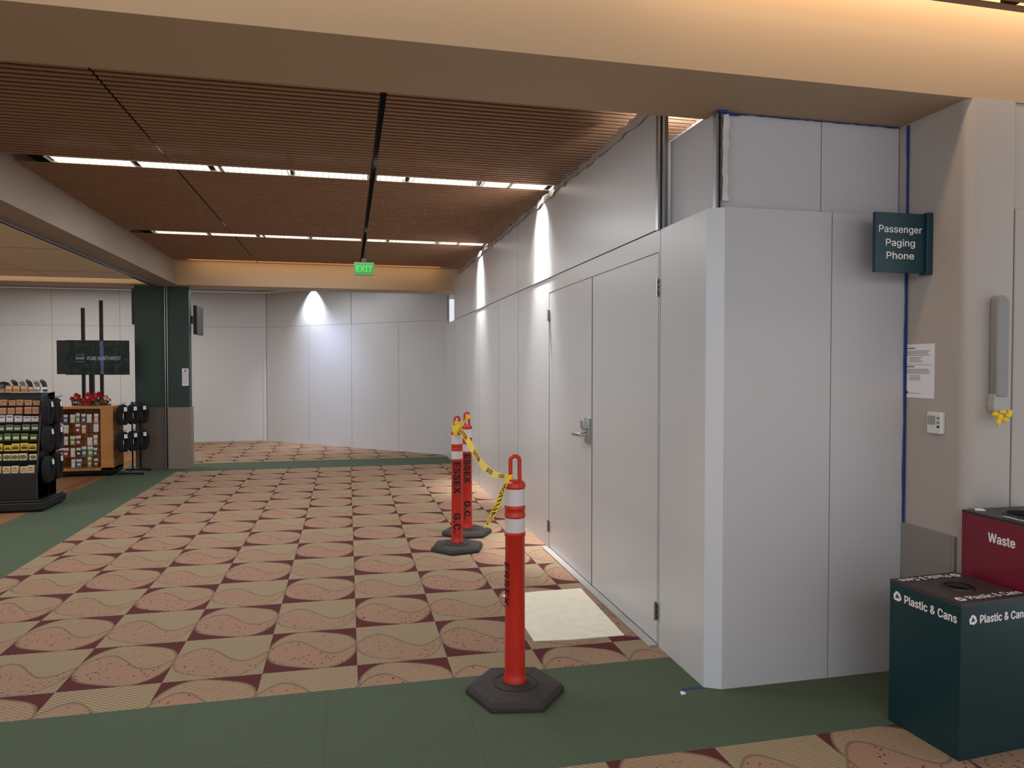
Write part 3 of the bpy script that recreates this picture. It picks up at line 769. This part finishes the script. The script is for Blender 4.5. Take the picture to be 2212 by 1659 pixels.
# wood grid display
t=thing('wood_display_fixture',(-3.55,11.2,0),'honey wood gridwall display unit with black wire','display stand')
g=G(); X0,X1,Y0,Y1=-3.92,-3.20,11.0,11.46
g.box(X0,X1,Y0,Y1,0.94,0.975); g.box(X1-0.16,X1,Y0,Y0+0.02,0.08,0.94); g.box(X1-0.02,X1,Y0+0.02,Y1,0.08,0.94); g.box(X0,X0+0.04,Y0,Y1,0.08,0.94); g.box(X0,X1,Y0,Y1,0.08,0.12); g.box(X0,X1,Y1-0.02,Y1,0.08,0.94)
O('cabinet_frame',g,WOODF,parent=t,bevel=0.003)
g=G()
for i in range(8): x=X0+0.06+i*0.07; g.tube([(x,Y0+0.01,0.12),(x,Y0+0.01,0.94)],0.003,6)
for i in range(9): z=0.16+i*0.09; g.tube([(X0+0.03,Y0+0.007,z),(X1-0.16,Y0+0.007,z)],0.003,6)
for i in range(6): y=Y0+0.04+i*0.075; g.tube([(X1+0.012,y,0.12),(X1+0.012,y,0.94)],0.003,6)
for i in range(8): z=0.16+i*0.1; g.tube([(X1+0.012,Y0,z),(X1+0.012,Y1,z)],0.003,6)
O('wire_grid',g,BLACKM,parent=t)
g=G(); g.box(X0,X1,Y0-0.02,Y0+0.0,0.05,0.08); g.box(X0+0.03,X1,Y0,Y1,0.03,0.08)
for x in (-3.81,-3.31): g.box(x-0.03,x+0.03,Y0,Y1,0,0.03)
O('steel_base',g,BLACKM,parent=t)
t=thing('pillow_rack',(-3.0,11.25,0),'black steel floor rack holding neck pillows','display rack')
g=G()
for y in (11.02,11.42): g.tube([(-3.16,y,0.03),(-2.95,y,0.03),(-2.82,y,0.018)],0.016,8)
g.tube([(-3.05,11.02,0.03),(-3.05,11.42,0.03)],0.014,8)
for p in ((-3.05,11.36),(-2.96,11.42)): g.tube([(p[0],p[1],0.03),(p[0],p[1],1.02)],0.011,8)
g.tube([(-3.05,11.36,1.0),(-2.96,11.42,1.0)],0.01,8)
O('rack_frame',g,BLACKM,parent=t)
pc_=[(206,160,170),(80,120,150),(60,62,72),(200,200,200),(120,160,80),(150,50,50),(206,176,140),(80,96,120),(214,214,210),(50,50,56)]
k=0
for z in (0.76,0.62,0.45,0.30,0.15):
    for i in range(7):
        if random.random()<0.12: continue
        x=X0+0.075+i*0.073; m=mat('packet_%d'%(k%10),pc_[k%10],0.4); k+=random.choice((1,2,3))
        g=G(); w=0.030*random.uniform(0.75,1.12); h=0.13*random.uniform(0.75,1.0); y=Y0-0.03-random.random()*0.02; dz=-random.random()*0.02; x+=random.uniform(-.008,.008)
        g.box(x-w,x+w,y,y+0.012,z+dz,z+h*0.7,0); g.box(x-w,x+w,y+0.004,y+0.008,z+h*0.7,z+h,1); g.box(x-w*0.6,x+w*0.6,y-0.001,y,z+h*0.15,z+h*0.4,1); g.tube([(x,y+0.04,z+h*0.93),(x,y-0.01,z+h*0.93)],0.003,6,mi=2)
        O('hanging_packet',g,[m,PAPER,BLACKM],org=(x,y,z),bevel=0.002,label='small hanging travel accessory packet with header card',category='packet',group='packets on the wire grid')
# garland
t=thing('holiday_garland',(-3.50,11.1,0.975),'red poinsettia and green leaf garland on wood counter','garland')
g=G(); gl=G(); gw=G()
for i in range(30):
    c=Vector((-3.74+0.46*random.random()+0.0,11.05+0.14*random.random(),1.02+random.random()*0.14))
    for p in range(6):
        a=2*math.pi*p/6+i; r=0.04
        tip=c+Vector((r*math.cos(a),-0.03-0.01*random.random(),r*math.sin(a))); s=Vector((math.cos(a+1.57),0,math.sin(a+1.57)))*0.014
        mid=c+(tip-c)*0.55
        (g if i%5!=3 else gw).add([c,mid+s,tip,mid-s],[(0,1,2,3)])
for i in range(90):
    c=Vector((-3.74+0.48*random.random(),11.06+0.15*random.random(),0.99+random.random()*0.07)); d=Vector((random.uniform(-1,1),random.uniform(-1,0.2),random.uniform(0.0,1))).normalized()
    s=d.cross(Vector((0,1,0.1))).normalized()*0.012; gl.add([c,c+d*0.03+s,c+d*0.07,c+d*0.03-s],[(0,1,2,3)])
gl.tube([(-3.76,11.14,0.99),(-3.51,11.11,0.99),(-3.26,11.14,0.99)],0.012,6)
O('red_flowers',g,mat('poinsettia_red',(190,24,30),0.6),parent=t); O('white_flowers',gw,mat('flower_pink_white',(224,196,190),0.6),parent=t); O('green_leaves',gl,mat('garland_green',(50,84,44),0.6),parent=t)

# TV on twin mast
t=thing('television_stand',(-3.46,11.33,0.975),'wide flat television on twin black masts','television')
g=G(); g.box(-3.68,-3.64,11.29,11.33,0.975,2.36); g.box(-3.445,-3.405,11.29,11.33,0.975,2.47)
g.box(-3.7,-3.38,11.275,11.29,1.62,1.70); g.box(-3.58,-3.52,11.27,11.32,0.975,1.5)
O('mast',g,BLACKM,parent=t)
g=G(); g.box(-3.86,-3.05,11.22,11.27,1.41,1.90); O('television_housing',g,BLACK,parent=t,bevel=0.005)
g=G(); g.box(-0.395,0.395,-0.001,0.0,-0.233,0.235)
sc=O('screen',g,screen_material(),parent=t,local=True,label='lit screen with dark forest waterfall picture'); sc.location=(-3.455+3.46,11.219-11.33,1.655-0.975)
BLT=mat('screen_blue_text',(60,70,90),0.5,emit=0.45,ecol=(175,188,215))
put_text('lettering','PURE NORTHWEST',0.10,BLT,t,(-3.365,11.2165,1.645),(1,0,0),(0,0,1),width=0.43,ext=0.0003)
put_text('lettering','NW',0.072,BLT,t,(-3.67,11.2165,1.645),(1,0,0),(0,0,1),width=0.105,ext=0.0003)
g=G(); g.box(-3.725,-3.615,11.2165,11.218,1.596,1.5985); g.box(-3.725,-3.615,11.2165,11.218,1.6925,1.695); O('logo_lines',g,BLT,parent=t)
t2=thing('television',(-3.62,11.42,1.41),'second black flat television mounted back to back','television')
g=G(); g.box(-4.02,-3.22,11.36,11.41,1.42,1.90); O('television_housing',g,BLACK,parent=t2,bevel=0.005)
g=G(); g.box(-3.99,-3.25,11.411,11.412,1.45,1.87); O('screen',g,mat('tv_off',(12,12,14),0.15),parent=t2)
g=G(); g.box(-3.70,-3.38,11.331,11.36,1.62,1.70); O('wall_bracket',g,BLACKM,parent=t2)
t=thing('wall_monitor',(-2.27,11.9,2.0),'black monitor mounted on the green column side','monitor')
g=G(); g.box(-2.29,-2.235,11.76,12.25,2.02,2.46); O('monitor_housing',g,BLACK,parent=t,bevel=0.006)
g=G(); g.box(-2.36,-2.30,11.72,11.80,2.18,2.30); O('mounting_arm',g,BLACKM,parent=t)
t=thing('speaker_box',(-3.09,11.62,2.1),'narrow black box on the green column','speaker')
g=G(); g.box(-3.10,-3.06,11.58,11.7,2.15,2.68); O('speaker_housing',g,BLACK,parent=t,bevel=0.005)
t=thing('column_notice',(-2.36,11.545,1.24),'small white framed notice on green column','paper notice')
g=G(); g.box(-2.41,-2.32,11.54,11.549,1.24,1.50); O('paper_sheet',g,PAPER,parent=t)
g=G()
for i in range(6): g.box(-2.40,-2.34+random.random()*0.01,11.5385,11.54,1.28+i*0.03,1.285+i*0.03)
g.box(-2.38,-2.35,11.5385,11.54,1.45,1.48)
O('printed_text',g,mat('print_blue_grey',(110,120,150),0.7),parent=t)

# ---------------------------------------------------------------- lights
def area(name,loc,rot,sx,sy,p,c=(1,1,1)):
    l=bpy.data.lights.new(name,'AREA'); l.shape='RECTANGLE'; l.size=sx; l.size_y=sy; l.energy=p; l.color=c
    o=bpy.data.objects.new(name,l); COL.objects.link(o); o.location=loc; o.rotation_euler=[math.radians(a) for a in rot]; return o
def spot(name,loc,tgt,p,ang,blend=0.5,c=(1,1,1),rad=0.02):
    l=bpy.data.lights.new(name,'SPOT'); l.energy=p; l.spot_size=math.radians(ang); l.spot_blend=blend; l.color=c; l.shadow_soft_size=rad
    o=bpy.data.objects.new(name,l); COL.objects.link(o); o.location=loc
    o.rotation_euler=(Vector(tgt)-Vector(loc)).to_track_quat('-Z','Y').to_euler(); return o
WARM=(1.0,0.66,0.34)
area('entry_fill',(0.0,-0.8,2.95),(25,0,0),4,2.5,88,(0.98,0.98,0.98))  # added area fill behind the camera for ambient light, no real fixture
area('entry_side_fill',(-1.6,0.6,2.93),(0,-50,0),1.2,1.6,30,(0.98,0.98,0.98))  # added fill aimed right, brightens the left face of the column
area('cove_lamp_near',(2.4,2.50,3.30),(62,0,0),2.4,0.10,14,WARM)
area('cove_lamp_near_left',(-0.6,2.50,3.34),(40,0,0),3.6,0.10,10,WARM)
area('cove_lamp_far',(-0.4,11.05,3.03),(100,0,0),3.6,0.06,3.5,WARM)
area('cove_lamp_shop',(-4.5,11.1,3.0),(100,0,0),3.5,0.06,8,WARM)
area('shop_fill_a',(-4.6,6.5,2.72),(0,0,0),2.5,3.0,66,(1,0.94,0.85))  # added downward fill that brightens the shop, no real fixture
area('shop_fill_b',(-5.0,13.3,3.03),(0,0,0),3.0,1.5,84,(1,0.96,0.88))  # added fill that lifts the white walls behind the shop
area('back_hall_fill',(-1.2,12.9,3.03),(0,0,0),2.0,0.8,32,(0.94,0.96,1))  # added fill for the area in front of the diagonal wall
area('hall_fill_a',(-0.6,7.4,3.05),(0,0,0),2.2,1.2,42,(0.96,0.98,1))  # added hall fill, boosts the light of the strip fixtures
area('hall_fill_b',(-0.6,4.4,3.05),(0,0,0),2.2,1.0,33,(0.96,0.98,1))  # added hall fill for the near end, no fixture here
area('hall_fill_c',(-0.6,10.2,3.05),(0,0,0),2.2,1.0,25,(0.96,0.98,1))  # added hall fill for the far end, no fixture here
for nm,yy in (('wall_wash_a',6.0),('wall_wash_b',8.92)):
    spot(nm,(XW-0.07,yy,3.0),(XW+0.30,yy,1.8),120,96,1.0,(1,0.98,0.94),0.03)
    spot(nm+'_narrow',(XW-0.07,yy,3.0),(XW+0.26,yy-0.03,1.4),520,56,1.0,(1,0.98,0.94),0.03)
n_=Vector((-(P1[1]-P0[1]),(P1[0]-P0[0]),0)).normalized()   # wall normal
cpt=Vector(pt(0.70)+(0,)); 
if (Vector((0,12,0))-cpt).dot(n_)<0: n_=-n_
c0=cpt+n_*0.08
spot('wall_wash_c',(c0.x,c0.y,3.03),(cpt.x-n_.x*0.28,cpt.y-n_.y*0.28,1.7),190,100,1.0,(0.90,0.93,1),0.05)
g0=Vector(pt(0.60)+(0,)); s0=g0+n_*1.1
spot('wall_wash_d',(s0.x,s0.y,2.98),(g0.x,g0.y,1.5),100,80,1.0,(0.55,0.64,1),0.25)
l=bpy.data.lights.new('gap_fill','POINT'); l.energy=12; l.shadow_soft_size=0.05; o=bpy.data.objects.new('gap_fill',l); COL.objects.link(o); o.location=(1.95,4.0,2.9)  # added point light that brightens the panel behind the gap
w=bpy.data.worlds.new('world'); scene.world=w; w.use_nodes=True
w.node_tree.nodes['Background'].inputs[0].default_value=(0.95,0.97,1.0,1); w.node_tree.nodes['Background'].inputs[1].default_value=0.85
